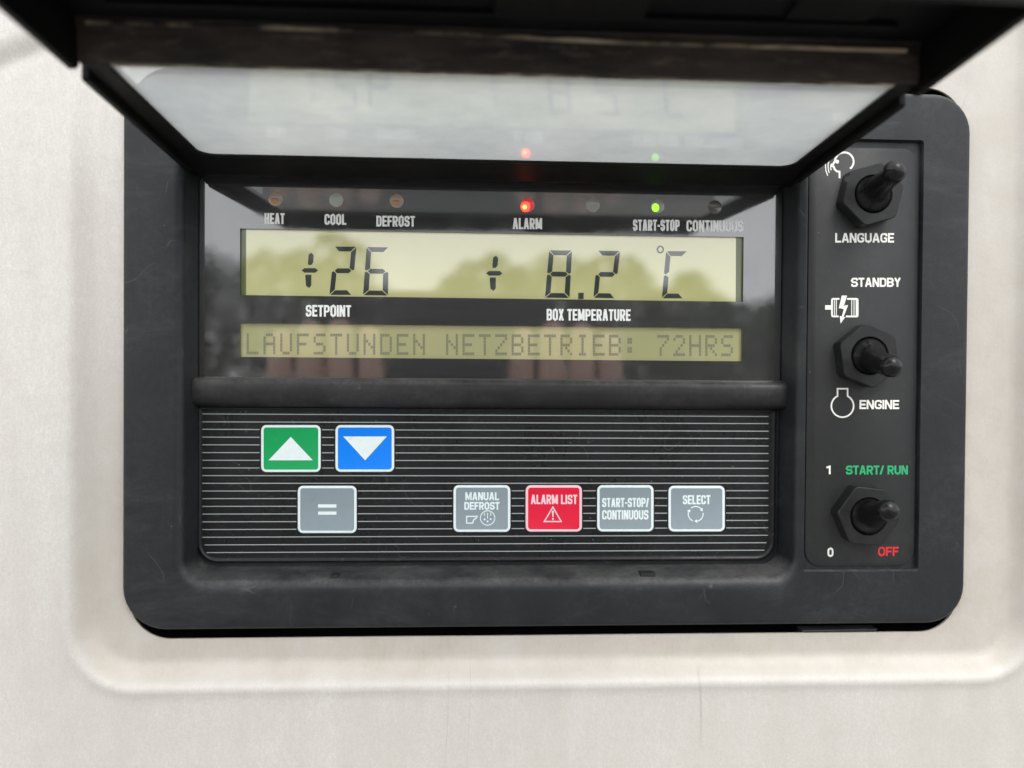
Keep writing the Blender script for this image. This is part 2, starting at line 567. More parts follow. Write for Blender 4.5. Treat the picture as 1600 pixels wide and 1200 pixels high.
def glyph(ch, W, H, s):
    x0, x1, y0, y1, mid = s / 2, W - s / 2, s / 2, H - s / 2, H * 0.5
    r = min(W * 0.42, H * 0.3)
    st = (x0, 0), (x0, H)
    if ch == 'A':
        k = s * 0.52
        return [([(k, H), (W / 2 - s * 0.12, 0)], 0), ([(W - k, H), (W / 2 + s * 0.12, 0)], 0), ([(W * .25, H * .70), (W * .75, H * .70)], 0)]
    if ch == 'B':
        return [(list(st), 0), (rp([(x0, y0), (x1, y0), (x1, mid), (x0, mid)], r), 0), (rp([(x0, mid), (x1, mid), (x1, y1), (x0, y1)], r), 0)]
    if ch == 'C':
        return [(rp([(x1, H * .36), (x1, y0), (x0, y0), (x0, y1), (x1, y1), (x1, H * .64)], r), 0)]
    if ch == 'D':
        return [(list(st), 0), (rp([(x0, y0), (x1, y0), (x1, y1), (x0, y1)], r), 0)]
    if ch == 'E':
        return [(list(st), 0), ([(x0, y0), (W, y0)], 0), ([(x0, mid), (W * .92, mid)], 0), ([(x0, y1), (W, y1)], 0)]
    if ch == 'F':
        return [(list(st), 0), ([(x0, y0), (W, y0)], 0), ([(x0, mid), (W * .9, mid)], 0)]
    if ch == 'G':
        return [(rp([(x1, H * .34), (x1, y0), (x0, y0), (x0, y1), (x1, y1), (x1, mid + s * .2), (W * .52, mid + s * .2)], r), 0)]
    if ch == 'H':
        return [(list(st), 0), ([(x1, 0), (x1, H)], 0), ([(x0, mid), (x1, mid)], 0)]
    if ch == 'I':
        return [([(W / 2, 0), (W / 2, H)], 0)]
    if ch == 'L':
        return [(list(st), 0), ([(x0, y1), (W, y1)], 0)]
    if ch == 'M':
        return [(list(st), 0), ([(x1, 0), (x1, H)], 0), ([(x0 + s * .1, 0), (W / 2, H * .92)], 0), ([(x1 - s * .1, 0), (W / 2, H * .92)], 0)]
    if ch == 'N':
        return [(list(st), 0), ([(x1, 0), (x1, H)], 0), ([(x0 + s * .1, 0), (x1 - s * .1, H)], 0)]
    if ch in 'O0':
        return [(rp([(x0, y0), (x1, y0), (x1, y1), (x0, y1)], r, True), 1)]
    if ch == 'P':
        return [(list(st), 0), (rp([(x0, y0), (x1, y0), (x1, H * .56), (x0, H * .56)], r), 0)]
    if ch == 'R':
        return [(list(st), 0), (rp([(x0, y0), (x1, y0), (x1, H * .54), (x0, H * .54)], r), 0), ([(W * .5, H * .54), (x1, H)], 0)]
    if ch == 'S':
        return [(rp([(x1, H * .32), (x1, y0), (x0, y0), (x0, mid), (x1, mid), (x1, y1), (x0, y1), (x0, H * .68)], r), 0)]
    if ch == 'T':
        return [([(0, y0), (W, y0)], 0), ([(W / 2, 0), (W / 2, H)], 0)]
    if ch == 'U':
        return [(rp([(x0, 0), (x0, y1), (x1, y1), (x1, 0)], r), 0)]
    if ch == 'X':
        return [([(s * .5, 0), (W - s * .5, H)], 0), ([(W - s * .5, 0), (s * .5, H)], 0)]
    if ch == 'Y':
        return [([(s * .5, 0), (W / 2, H * .55)], 0), ([(W - s * .5, 0), (W / 2, H * .55)], 0), ([(W / 2, H * .5), (W / 2, H)], 0)]
    if ch == '/':
        return [([(s * .3, H), (W - s * .3, 0)], 0)]
    if ch == '-':
        return [([(0, H * .55), (W, H * .55)], 0)]
    if ch == '1':
        return [([(W * .66, 0), (W * .66, H)], 0), ([(W * .1, H * .24), (W * .66, H * .12)], 0)]
    return []


class Print:
    """flat printing on plane w; every stroke lies a few microns above the last"""
    def __init__(self, w, lift=0.12):
        self.mb, self.w, self.k = MB(), w, 0
        self.lift = lift

    def _w(self):
        self.k += 1
        return self.w + self.lift + (self.k % 9) * 0.02

    def stroke(self, pts, s, closed=False, mi=0):
        w = self._w()
        n = len(pts)
        L, Rr = [], []
        for i, p in enumerate(pts):
            a = pts[i - 1] if (i > 0 or closed) else None
            b = pts[(i + 1) % n] if (i < n - 1 or closed) else None

            def nrm(q, r_):
                d = math.hypot(r_[0] - q[0], r_[1] - q[1]) or 1e-9
                return (-(r_[1] - q[1]) / d, (r_[0] - q[0]) / d)
            n1 = nrm(a, p) if a else None
            n2 = nrm(p, b) if b else None
            if n1 and n2:
                mx, my = n1[0] + n2[0], n1[1] + n2[1]
                l = math.hypot(mx, my) or 1e-9
                mx, my = mx / l, my / l
                k = 1 / max(0.5, mx * n1[0] + my * n1[1])
            else:
                mx, my = n1 or n2
                k = 1
            L.append((p[0] + mx * k * s / 2, p[1] + my * k * s / 2))
            Rr.append((p[0] - mx * k * s / 2, p[1] - my * k * s / 2))
        vs = [at(x, y, w) for x, y in L] + [at(x, y, w) for x, y in Rr]
        fs = [[i, (i + 1) % n, n + (i + 1) % n, n + i] for i in range(n if closed else n - 1)]
        self.mb.add(vs, fs, mi)

    def poly(self, pts, mi=0):
        w = self._w()
        self.mb.add([at(x, y, w) for x, y in pts], [list(range(len(pts)))], mi)

    def disc(self, cx, cy, r, mi=0, n=20):
        self.poly([(cx + r * math.cos(2 * math.pi * k / n), cy + r * math.sin(2 * math.pi * k / n)) for k in range(n)], mi)

    def arc(self, cx, cy, r, a0, a1, s, mi=0, n=24):
        self.stroke([(cx + r * math.cos(R_(a0 + (a1 - a0) * k / n)), cy + r * math.sin(R_(a0 + (a1 - a0) * k / n))) for k in range(n + 1)], s, False, mi)

    def text(self, txt, xa, ya, xb, yb, s, mi=0, slope=0.0, gap=0.16):
        rel = {'M': 1.28, 'I': 0.0, '-': .55, '/': .6, ' ': .42, '1': .6, 'E': .88, 'F': .85, 'L': .84, 'T': .9, 'A': 1.06}
        H = yb - ya
        # solve the letter width so that the word spans xa..xb
        nI = sum(c == 'I' for c in txt)
        tot = sum(rel.get(c, 1.0) for c in txt) + gap * (len(txt) - 1)
        unit = (xb - xa - nI * s) / tot
        x = xa
        for c in txt:
            wd = s if c == 'I' else rel.get(c, 1.0) * unit
            for pts, cl in glyph(c, wd, H, s):
                self.stroke([(x + p[0], ya + p[1] + (x + p[0] - xa) * slope) for p in pts], s, bool(cl), mi)
            x += wd + gap * unit


# ================================================================= setting: body panel round the unit
def smooth(a, b, x):
    q = max(0.0, min(1.0, (x - a) / (b - a)))
    return q * q * (3 - 2 * q)


def sd_rr(u, v, u0, v0, u1, v1, r):
    cx, cy = (u0 + u1) / 2, (v0 + v1) / 2
    qx, qy = abs(u - cx) - (u1 - u0) / 2 + r, abs(v - cy) - (v1 - v0) / 2 + r
    return math.hypot(max(qx, 0), max(qy, 0)) + min(max(qx, qy), 0) - r


FLOOR = -14.0
HOLE = (-527, -470, 795, 414, 63)
LIP = (-606, -760, 912, 482, 95)


def body_w(u, v):
    d = sd_rr(u, v, *LIP)
    w = FLOOR + 26 * smooth(-36, 4, d) + 3.0 * math.exp(-(d / 10) ** 2)
    # shallow step that runs across the panel's upper left
    a, b = at(0, 112), at(138, 62)
    dx, dy = b[0] - a[0], b[1] - a[1]
    l = math.hypot(dx, dy)
    q = ((u - a[0]) * dy - (v - a[1]) * dx) / l            # >0 above the line
    side = smooth(-560, -640, u)
    w += side * (11 * smooth(-6, 34, q) - 2 * math.exp(-((q - 2) / 10) ** 2))
    w += 1.6 * noise.noise(Vector((u * 0.0035, v * 0.0035, 3.0))) + 0.35 * noise.noise(Vector((u * 0.02, v * 0.02, 9.0)))
    return w


def body_dirt_shade(u, v):
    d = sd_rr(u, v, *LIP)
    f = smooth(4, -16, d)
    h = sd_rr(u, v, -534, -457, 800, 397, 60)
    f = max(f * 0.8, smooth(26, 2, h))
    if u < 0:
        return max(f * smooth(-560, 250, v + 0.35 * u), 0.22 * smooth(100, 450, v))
    return max(f * (0.75 + 0.25 * smooth(-300, 300, v)), 0.40 * smooth(300, 850, u), 0.22 * smooth(100, 450, v))  # outer right darkened: uneven light painted in along with the dust


def axis(lo, hi, fine0, fine1, step, coarse):
    xs, x = [], lo
    while x < hi:
        xs.append(x)
        x += step if fine0 <= x <= fine1 else coarse
    xs.append(hi)
    return xs


us = axis(-1500, 1700, -760, 1000, 6, 40)
vs_ = axis(-1300, 1150, -640, 620, 6, 40)
bm = bmesh.new()
grid = {}
for i, u in enumerate(us):
    for j, v in enumerate(vs_):
        uu, vv = u, v
        d = sd_rr(u, v, *HOLE)
        if d < -9:
            continue
        if d < 3.0:                       # pull the ring of vertices near the cut-out onto its outline
            e = 0.5
            gx = sd_rr(u + e, v, *HOLE) - sd_rr(u - e, v, *HOLE)
            gy = sd_rr(u, v + e, *HOLE) - sd_rr(u, v - e, *HOLE)
            l = math.hypot(gx, gy) or 1
            uu, vv = u - d * gx / l, v - d * gy / l
        grid[i, j] = bm.verts.new(W3((uu, vv, body_w(uu, vv))))
for i in range(len(us) - 1):
    for j in range(len(vs_) - 1):
        k = [(i, j), (i + 1, j), (i + 1, j + 1), (i, j + 1)]
        if all(q in grid for q in k):
            cu, cv = (us[i] + us[i + 1]) / 2, (vs_[j] + vs_[j + 1]) / 2
            if sd_rr(cu, cv, *HOLE) > -1.5:
                try:
                    bm.faces.new([grid[q] for q in k][::-1])
                except ValueError:
                    pass
bmesh.ops.dissolve_degenerate(bm, dist=1e-6, edges=bm.edges)
# thickness at the cut-out
be = [e for e in bm.edges if e.is_boundary and all(abs(sd_rr(v.co.x / S, (Z0 - v.co.z) / S, *HOLE)) < 4 for v in e.verts)]
ext = bmesh.ops.extrude_edge_only(bm, edges=be)
for q in ext['geom']:
    if isinstance(q, bmesh.types.BMVert):
        q.co.y += 4 * S
loose = [v for v in bm.verts if not v.link_faces]
bmesh.ops.delete(bm, geom=loose, context='VERTS')
bmesh.ops.recalc_face_normals(bm, faces=bm.faces)
me = bpy.data.meshes.new('body_panel')
bm.to_mesh(me)
bm.free()
at_ = me.attributes.new('dirt_shade', 'FLOAT', 'POINT')
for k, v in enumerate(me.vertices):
    at_.data[k].value = body_dirt_shade(v.co.x / S, (Z0 - v.co.z) / S)
for p in me.polygons:
    p.use_smooth = True
me.set_sharp_from_angle(angle=R_(50))
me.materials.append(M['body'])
body = bpy.data.objects.new('body_panel', me)
COL.objects.link(body)
tag(body, 'off-white moulded vehicle body panel with a dusty rounded recess around the black control unit', 'body panel')
ORI[body] = Vector((0, 0, 0))
# dark space behind the cut-out
mb = MB()
a = rrect(HOLE[0] - 20, HOLE[1] - 20, HOLE[2] + 20, HOLE[3] + 20, 80, -24)
b = [(p[0], p[1], -150) for p in a]
mb.loops([a, b], cap1=True)
build('mounting_cavity', mb, M['dark'], body)

# ================================================================= the control unit
unit = bpy.data.objects.new('control_unit', None)
COL.objects.link(unit)
unit.empty_display_size = 0.05
ORI[unit] = W3((133, 397, FLOOR))
unit.location = ORI[unit]
tag(unit, 'dark grey control unit with raised lid, lit LCD, button keypad and three toggle switches', 'control unit')

# ---- bezel
DEEP = -62.0
mb = MB()
OUT = (-534, -457, 800, 397)


def ins(rc_, r, k, w):
    return rrect(rc_[0] + k, rc_[1] + k, rc_[2] - k, rc_[3] - k, tuple(x - k for x in r), w)


RO = (62, 62, 62, 66)
lo = [ins(OUT, RO, 3, -30), ins(OUT, RO, 0, -26), ins(OUT, RO, 0, -9)]
for k in range(1, 6):
    a = R_(90 * k / 5)
    lo.append(ins(OUT, RO, 9 * (1 - math.cos(a)), -9 + 9 * math.sin(a)))
mb.loops(lo)
top = lo[-1]
OP = (-448, -345, 523, 328)
FL = (-437, -338, 513, 313)
RP, RF = (30, 30, 38, 38), (24, 24, 28, 28)


def mixr(q, w):
    return rrect(*[OP[i] + (FL[i] - OP[i]) * q for i in range(4)], tuple(RP[i] + (RF[i] - RP[i]) * q for i in range(4)), w)


prof = []
for k in range(0, 8):
    a = R_(90 * k / 7)
    prof.append(mixr(0.75 * math.sin(a) - 0.75 * 1.0 + 0.0 if False else -0.9 + 1.4 * math.sin(a), -14 * (1 - math.cos(a))))
prof.append(mixr(0.8, -38))
prof.append(mixr(1.0, DEEP))
mb.loops(prof, cap1=True)
SW = (530, -381, 721, 311)
sw = [rrect(*SW, 5, 0), rrect(SW[0] + .8, SW[1] + .8, SW[2] - .8, SW[3] - .8, 5, -1.2),
      rrect(SW[0] + 1.5, SW[1] + 1.5, SW[2] - 1.5, SW[3] - 1.5, 5, -9)]
mb.loops(sw, cap1=True)
mb.fill(top, [prof[0], sw[0]])
bezel = build('bezel', mb, M['bezel'], unit, smooth=40)

# two small catches in the lower wall of the opening
for px, py, hw in ((1012, 897, 12), (523, 900, 6)):
    mb = MB()
    c = at(px, py, -18)
    mb.loops([[(c[0] - hw, c[1] - 2, -34), (c[0] + hw, c[1] - 2, -34), (c[0] + hw, c[1] + 3, -34), (c[0] - hw, c[1] + 3, -34)],
              [(c[0] - hw, c[1] - 2, -15), (c[0] + hw, c[1] - 2, -15), (c[0] + hw, c[1] + 3, -12), (c[0] - hw, c[1] + 3, -12)]], cap0=True, cap1=True)
    build('catch', mb, M['dark'], unit, origin=c, smooth=0, bevel=.5)

# small black clip that shows in the gap under the bezel
mb = MB()
a = [at(1254, 985.5, -16), at(1372, 983, -16), at(1362, 991.5, -16), at(1254, 993.5, -16)]
mb.loops([[(p[0], p[1], -40) for p in a], a], cap0=True, cap1=True)
build('mounting_clip', mb, M['bezel'], unit, bevel=1)

# ---- display panel: black film with two LCD apertures
FW = -55.0


def px_rect(x0, y0, x1, y1, w, dyr=0.0):
    return [at(x0, y0, w), at(x1, y0 + dyr, w), at(x1, y1 + dyr, w), at(x0, y1, w)]


mb = MB()
o_ = [(-436.5, -337, FW), (512, -337, FW), (512, 9, FW), (-436.5, 9, FW)]
apA = [at(375, 357, FW), at(1162, 370.5, FW), at(1161, 471.5, FW), at(375, 461, FW)]
apB = [at(375, 505, FW), at(1160, 513, FW), at(1159, 564.5, FW), at(375, 557.5, FW)]
mb.fill(o_, [apA, apB])
for ap in (apA, apB):
    mb.loops([ap, [(p[0], p[1], FW - 6) for p in ap]])
mb.loops([o_, [(p[0], p[1], DEEP + .1) for p in o_]])
pr = Print(FW)
for txt, xa, ya, xb, yb in (('HEAT', 413.3, 332.8, 444.8, 349.9), ('COOL', 507, 334.3, 541, 351.1), ('DEFROST', 588, 337, 648.5, 353.8),
                            ('ALARM', 801, 340.6, 847, 358), ('START-STOP', 989, 343, 1062, 360.4), ('CONTINUOUS', 1072.6, 344, 1161.4, 361.6),
                            ('SETPOINT', 477.8, 476.5, 548.6, 494.5), ('BOX TEMPERATURE', 854.2, 482.6, 985.3, 500.6)):
    pr.text(txt, xa, ya, xb, yb, 3.1, 1, 0.006, .11)
mb.add(pr.mb.v, pr.mb.f, 1)
display = build('display_panel', mb, [M['film'], M['label']], unit, smooth=0, weld=False)

# ---- LCDs
SEG = {'2': 'abged', '6': 'afgedc', '8': 'abcdefg', 'C': 'afed'}


def seven(pr, ch, TL, TR, BL, BR, th=25 / 3.3333, gp=0.55, mi=1):
    """slanted seven segment figure; corners in photo pixels"""
    Wd = (TR[0] - TL[0])
    Hd = (BL[1] - TL[1])
    tx, ty = th / Wd, th / Hd

    def q(x, y):
        a = (TL[0] + (TR[0] - TL[0]) * x, TL[1] + (TR[1] - TL[1]) * x)
        b = (BL[0] + (BR[0] - BL[0]) * x, BL[1] + (BR[1] - BL[1]) * x)
        return (a[0] + (b[0] - a[0]) * y, a[1] + (b[1] - a[1]) * y)
    gx, gy = gp / Wd, gp / Hd
    c = .5
    segs = {
        'a': [(gx * 2, 0), (1 - gx * 2, 0), (1 - tx - gx, ty), (tx + gx, ty)],
        'd': [(gx * 2, 1), (1 - gx * 2, 1), (1 - tx - gx, 1 - ty), (tx + gx, 1 - ty)],
        'f': [(0, gy * 2), (tx, ty + gy * 1.5), (tx, c - ty / 2 - gy), (tx * .35, c - gy), (0, c - ty * .3)],
        'b': [(1, gy * 2), (1 - tx, ty + gy * 1.5), (1 - tx, c - ty / 2 - gy), (1 - tx * .35, c - gy), (1, c - ty * .3)],
        'e': [(0, 1 - gy * 2), (tx, 1 - ty - gy * 1.5), (tx, c + ty / 2 + gy), (tx * .35, c + gy), (0, c + ty * .3)],
        'c': [(1, 1 - gy * 2), (1 - tx, 1 - ty - gy * 1.5), (1 - tx, c + ty / 2 + gy), (1 - tx * .35, c + gy), (1, c + ty * .3)],
        'g': [(tx * .5 + gx, c), (tx + gx, c - ty / 2), (1 - tx - gx, c - ty / 2), (1 - tx * .5 - gx, c), (1 - tx - gx, c + ty / 2), (tx + gx, c + ty / 2)],
    }
    for k in SEG[ch]:
        pr.poly([q(*p) for p in segs[k]], mi)


def z3(x, y):
    return (290 + x / 3.33333, 250 + y / 3.33333)


def z4(x, y):
    return (760 + x / 3.33333, 250 + y / 3.33333)


def plus(pr, zz, cx, cy, k=1):
    def P(pts):
        pr.poly([zz(cx + x, cy + y) for x, y in pts], 1)
    P([(-43, 0), (-28, -12), (28, -12), (43, 0), (28, 12), (-28, 12)])
    P([(-8, -28), (8, -28), (18, -42), (20, -80), (8, -92), (-6, -82), (-10, -40)])
    P([(-22, 22), (8, 22), (8, 78), (-4, 92), (-20, 80), (-24, 30)])


LW = FW - 5.0
mb = MB()
big = [at(375 - 6, 357 - 8, LW), at(1168, 362, LW), at(1168, 480, LW), at(369, 470, LW)]
mb.loops([[(p[0], p[1], DEEP + .3) for p in big], big], cap1=True)
pr = Print(LW, 0.06)
pr.poly([(374, 352), (384.5, 352), (384.5, 464), (374, 464)], 2)  # dark end strips: shadow of the aperture edges painted on the LCD
pr.poly([(1150, 365), (1164, 365), (1163, 475), (1149.5, 475)], 2)
plus(pr, z3, 647, 575)
seven(pr, '2', z3(775, 451), z3(890, 451), z3(749, 703), z3(866, 703))
seven(pr, '6', z3(943, 453), z3(1058, 455), z3(924, 704), z3(1054, 706))
plus(pr, z4, 41, 590)
seven(pr, '8', z4(327, 470), z4(446, 472), z4(305, 717), z4(433, 719))
pr.poly([z4(478, 691), z4(507, 691), z4(506, 725), z4(478, 725)], 1)
seven(pr, '2', z4(580, 472), z4(697, 474), z4(557, 718), z4(668, 720))
seven(pr, 'C', z4(936, 475), z4(1047, 475), z4(914, 720), z4(1025, 721))
pr.stroke([z4(906 + 15 * math.cos(a * math.pi / 12), 466 + 17 * math.sin(a * math.pi / 12)) for a in range(24)], 2.4, True, 1)
mb.v, off = mb.v + pr.mb.v, len(mb.v)
for f, mi in zip(pr.mb.f, pr.mb.m):
    mb.f.append([off + i for i in f])
    mb.m.append(mi)
lcd = build('lcd_screen', mb, [M['lcd'], M['lcd_ink'], M['lcd_edge_shade']], display, smooth=0, weld=False)
tag(lcd, 'large olive LCD showing +26 setpoint and + 8.2 degrees C')

FONT = {'L': '10000 10000 10000 10000 10000 10000 11111', 'A': '01110 10001 10001 11111 10001 10001 10001',
        'U': '10001 10001 10001 10001 10001 10001 01110', 'F': '11111 10000 10000 11110 10000 10000 10000',
        'S': '01111 10000 10000 01110 00001 00001 11110', 'T': '11111 00100 00100 00100 00100 00100 00100',
        'N': '10001 10001 11001 10101 10011 10001 10001', 'D': '11110 10001 10001 10001 10001 10001 11110',
        'E': '11111 10000 10000 11110 10000 10000 11111', 'Z': '11111 00001 00010 00100 01000 10000 11111',
        'B': '11110 10001 10001 11110 10001 10001 11110', 'R': '11110 10001 10001 11110 10100 10010 10001',
        'I': '01110 00100 00100 00100 00100 00100 01110', ':': '00000 01100 01100 00000 01100 01100 00000',
        '7': '11111 00001 00010 00100 01000 01000 01000', '2': '01110 10001 00001 00010 00100 01000 11111',
        'H': '10001 10001 10001 11111 10001 10001 10001'}
mb = MB()
big = [at(369, 500, LW), at(1166, 508, LW), at(1166, 570, LW), at(369, 563, LW)]
mb.loops([[(p[0], p[1], DEEP + .3) for p in big], big], cap1=True)
pr = Print(LW, 0.06)
pw, ph = 3.75, 4.75
for i, ch in enumerate('LAUFSTUNDEN NETZBETRIEB: 72HRS'):
    if ch == ' ':
        continue
    x = 385.4 + 26.25 * i - 0.0235 * i * i
    y = 520.8 + 2.9 * i / 29
    for rr, row in enumerate(FONT[ch].split()):
        for cc, bit in enumerate(row):
            if bit == '1':
                xx, yy = x + cc * pw, y + rr * ph
                pr.poly([(xx, yy), (xx + pw - .35, yy), (xx + pw - .35, yy + ph - .35), (xx, yy + ph - .35)], 1)
off = len(mb.v)
mb.v += pr.mb.v
for f, mi in zip(pr.mb.f, pr.mb.m):
    mb.f.append([off + i for i in f])
    mb.m.append(mi)
lcd2 = build('lcd_screen', mb, [M['lcd2'], M['lcd_dot']], display, smooth=0, weld=False)
tag(lcd2, 'narrow dot matrix LCD with a faint line of grey text')

# ---- indicator lamps
for px, py, wm, bm_, lab in ((430.7, 311, 'led_amber', 'led_amber_dot', 'unlit amber lamp above HEAT'), (525.5, 312.4, 'led_pale', None, 'unlit pale green lamp above COOL'),
                             (620, 314, 'led_amber', 'led_amber_dot', 'unlit amber lamp above DEFROST'), (824.5, 320.5, 'led_redw', 'led_red', 'lit red lamp above ALARM'),
                             (926.5, 320.5, 'led_grey', None, 'unlit grey lamp right of the red lamp'), (1027.6, 322, 'led_grey', 'led_green', 'lit green lamp above START-STOP'),
                             (1117, 323.5, 'led_dark', None, 'dark unlit lamp above CONTINUOUS')):
    c = at(px, py, FW)
    mb = MB()
    r = 11.2
    mb.loops([circ(c[0], c[1], r, FW - .5), circ(c[0], c[1], r, FW + .3), circ(c[0], c[1], r * .97, FW + .42)], cap1=True)
    mats = [M[wm]]
    if bm_:
        lit = bm_ in ('led_red', 'led_green')
        e = at(px - (3.6 if lit else 1.5), py + (2.6 if lit else 3.0), FW)
        rr = {'led_red': 7.6, 'led_green': 6.2}.get(bm_, 6)
        ls = [[(e[0] + rr * k * math.cos(a * math.pi / 10), e[1] + rr * k * (1.12 if lit else .8) * math.sin(a * math.pi / 10), FW + .8 + h) for a in range(20)] for k, h in ((1, 0), (.9, .7), (.6, 1.1))]
        mb.loops(ls, 1, cap1=True)
        mats.append(M[bm_])
        if bm_ == 'led_red':
            mb.loops([circ(e[0] - 1.2, e[1] + .8, 3.6, FW + 2.0, 16), circ(e[0] - 1.2, e[1] + .8, 2.0, FW + 2.5, 16)], 2, cap1=True)
            mats.append(M['led_hot'])
    tag(build('indicator_light', mb, mats, display, origin=c, smooth=60), lab)

# ---- crossbar between display and keypad
mb = MB()
cb = []
y0, y1 = 6.0, 54.5
nseg = 18
for k in range(nseg + 1):
    a = math.pi * k / nseg
    cv = (y0 + y1) / 2 - math.copysign(abs(math.cos(a)) ** 0.7, math.cos(a)) * (y1 - y0) / 2
    cb.append((cv, DEEP + 30 * math.sin(a) ** 0.55))
xs = [-440, -434, -428] + [-428 + 936 * k / 60 for k in range(1, 60)] + [506, 511, 517]
ls = []
for i, x in enumerate(xs):
    k = 1.0
    ls.append([(x, v, w if k == 1 else w) for v, w in cb])
mb.loops([[q for q in l] for l in ls], closed=False)
build('crossbar', mb, M['bar'], unit, smooth=50)

# ---- membrane keypad
KW = -57.0
mb = MB()
k0, k1 = at(311, 641, KW), at(1208, 873, KW)
KR = (k0[0], k0[1] - 4, k1[0], k1[1])
RK = (4, 4, 30, 30)


def kin(k, w):
    return rrect(KR[0] + k, KR[1] + k, KR[2] - k, KR[3] - k, tuple(max(1, x - k) for x in RK), w)


mb.loops([kin(-3, DEEP + .2), kin(-2.2, KW + 1.0), kin(-.6, KW + 2.2), kin(1.4, KW + 2.2), kin(3.0, KW + .6), kin(4.0, KW), kin(7, KW)], cap1=True)
pr = Print(KW)
BTN = [('up', 407.9, 664, 501.2, 737.8), ('down', 524, 664, 616, 737.5), ('equals', 465.2, 759, 557.3, 833.2), ('manual', 708.5, 758, 797.5, 831.4),
       ('alarm', 821.2, 758, 909.4, 831), ('startstop', 933, 758, 1021.3, 830.8), ('select', 1044.4, 759, 1132.6, 830.8)]
yl = [222, 264, 302, 343, 383, 424, 464, 504, 544, 584, 624, 663, 704, 744, 785, 825, 865, 905, 945]
yr = [236, 272, 312, 350, 388, 428, 466, 505, 545, 583, 622, 660, 699, 738, 776, 815, 854, 893, 932]
for i in range(19):
    la = 226.5 + (945 - 222) / 18 * i * 0.9935
    ya, yb = 580 + (yl[i] * .5 + (223 + 40.1 * i) * .5) / 3.3333, 580 + (yr[i] * .5 + (235.5 + 38.7 * i) * .5) / 3.3333
    x0, x1 = 316.2 + (3 if i == 17 else 6.5 if i == 18 else 0), 1201 - (2.5 if i == 17 else 6 if i == 18 else 0) - i * .05
    if 2 <= i <= 7:
        spans = [(x0, 405.5), (503, 521.8), (618, x1)]
    elif 10 <= i <= 15:
        spans = [(x0, 463.2), (559, 706.6), (799.3, 819.3), (911.3, 931), (1023, 1042.5), (1134.5, x1)]
    else:
        spans = [(x0, x1)]
    for a, b in spans:
        f0, f1 = (a - 316) / 885, (b - 316) / 885
        pr.stroke([(a, ya + (yb - ya) * f0), (b, ya + (yb - ya) * f1)], 1.35, False, 1)
mb.add(pr.mb.v, pr.mb.f, 1)
keypad = build('keypad', mb, [M['keyfilm'], M['line']], unit, smooth=50, weld=False)

BM = {'up': ('green', 'border'), 'down': ('blue', 'border'), 'alarm': ('red', 'pink')}
BL_ = {'up': 'green button with white triangle pointing up', 'down': 'blue button with white triangle pointing down', 'equals': 'grey button with equals sign',
       'manual': 'grey MANUAL DEFROST button', 'alarm': 'red ALARM LIST button with warning triangle', 'startstop': 'grey START-STOP/CONTINUOUS button', 'select': 'grey SELECT button with circling arrows'}


def z7(x, y):
    return (690 + x / 6.9565, 740 + y / 6.9565)


def z8(x, y):
    return (910 + x / 6.6667, 740 + y / 6.6667)


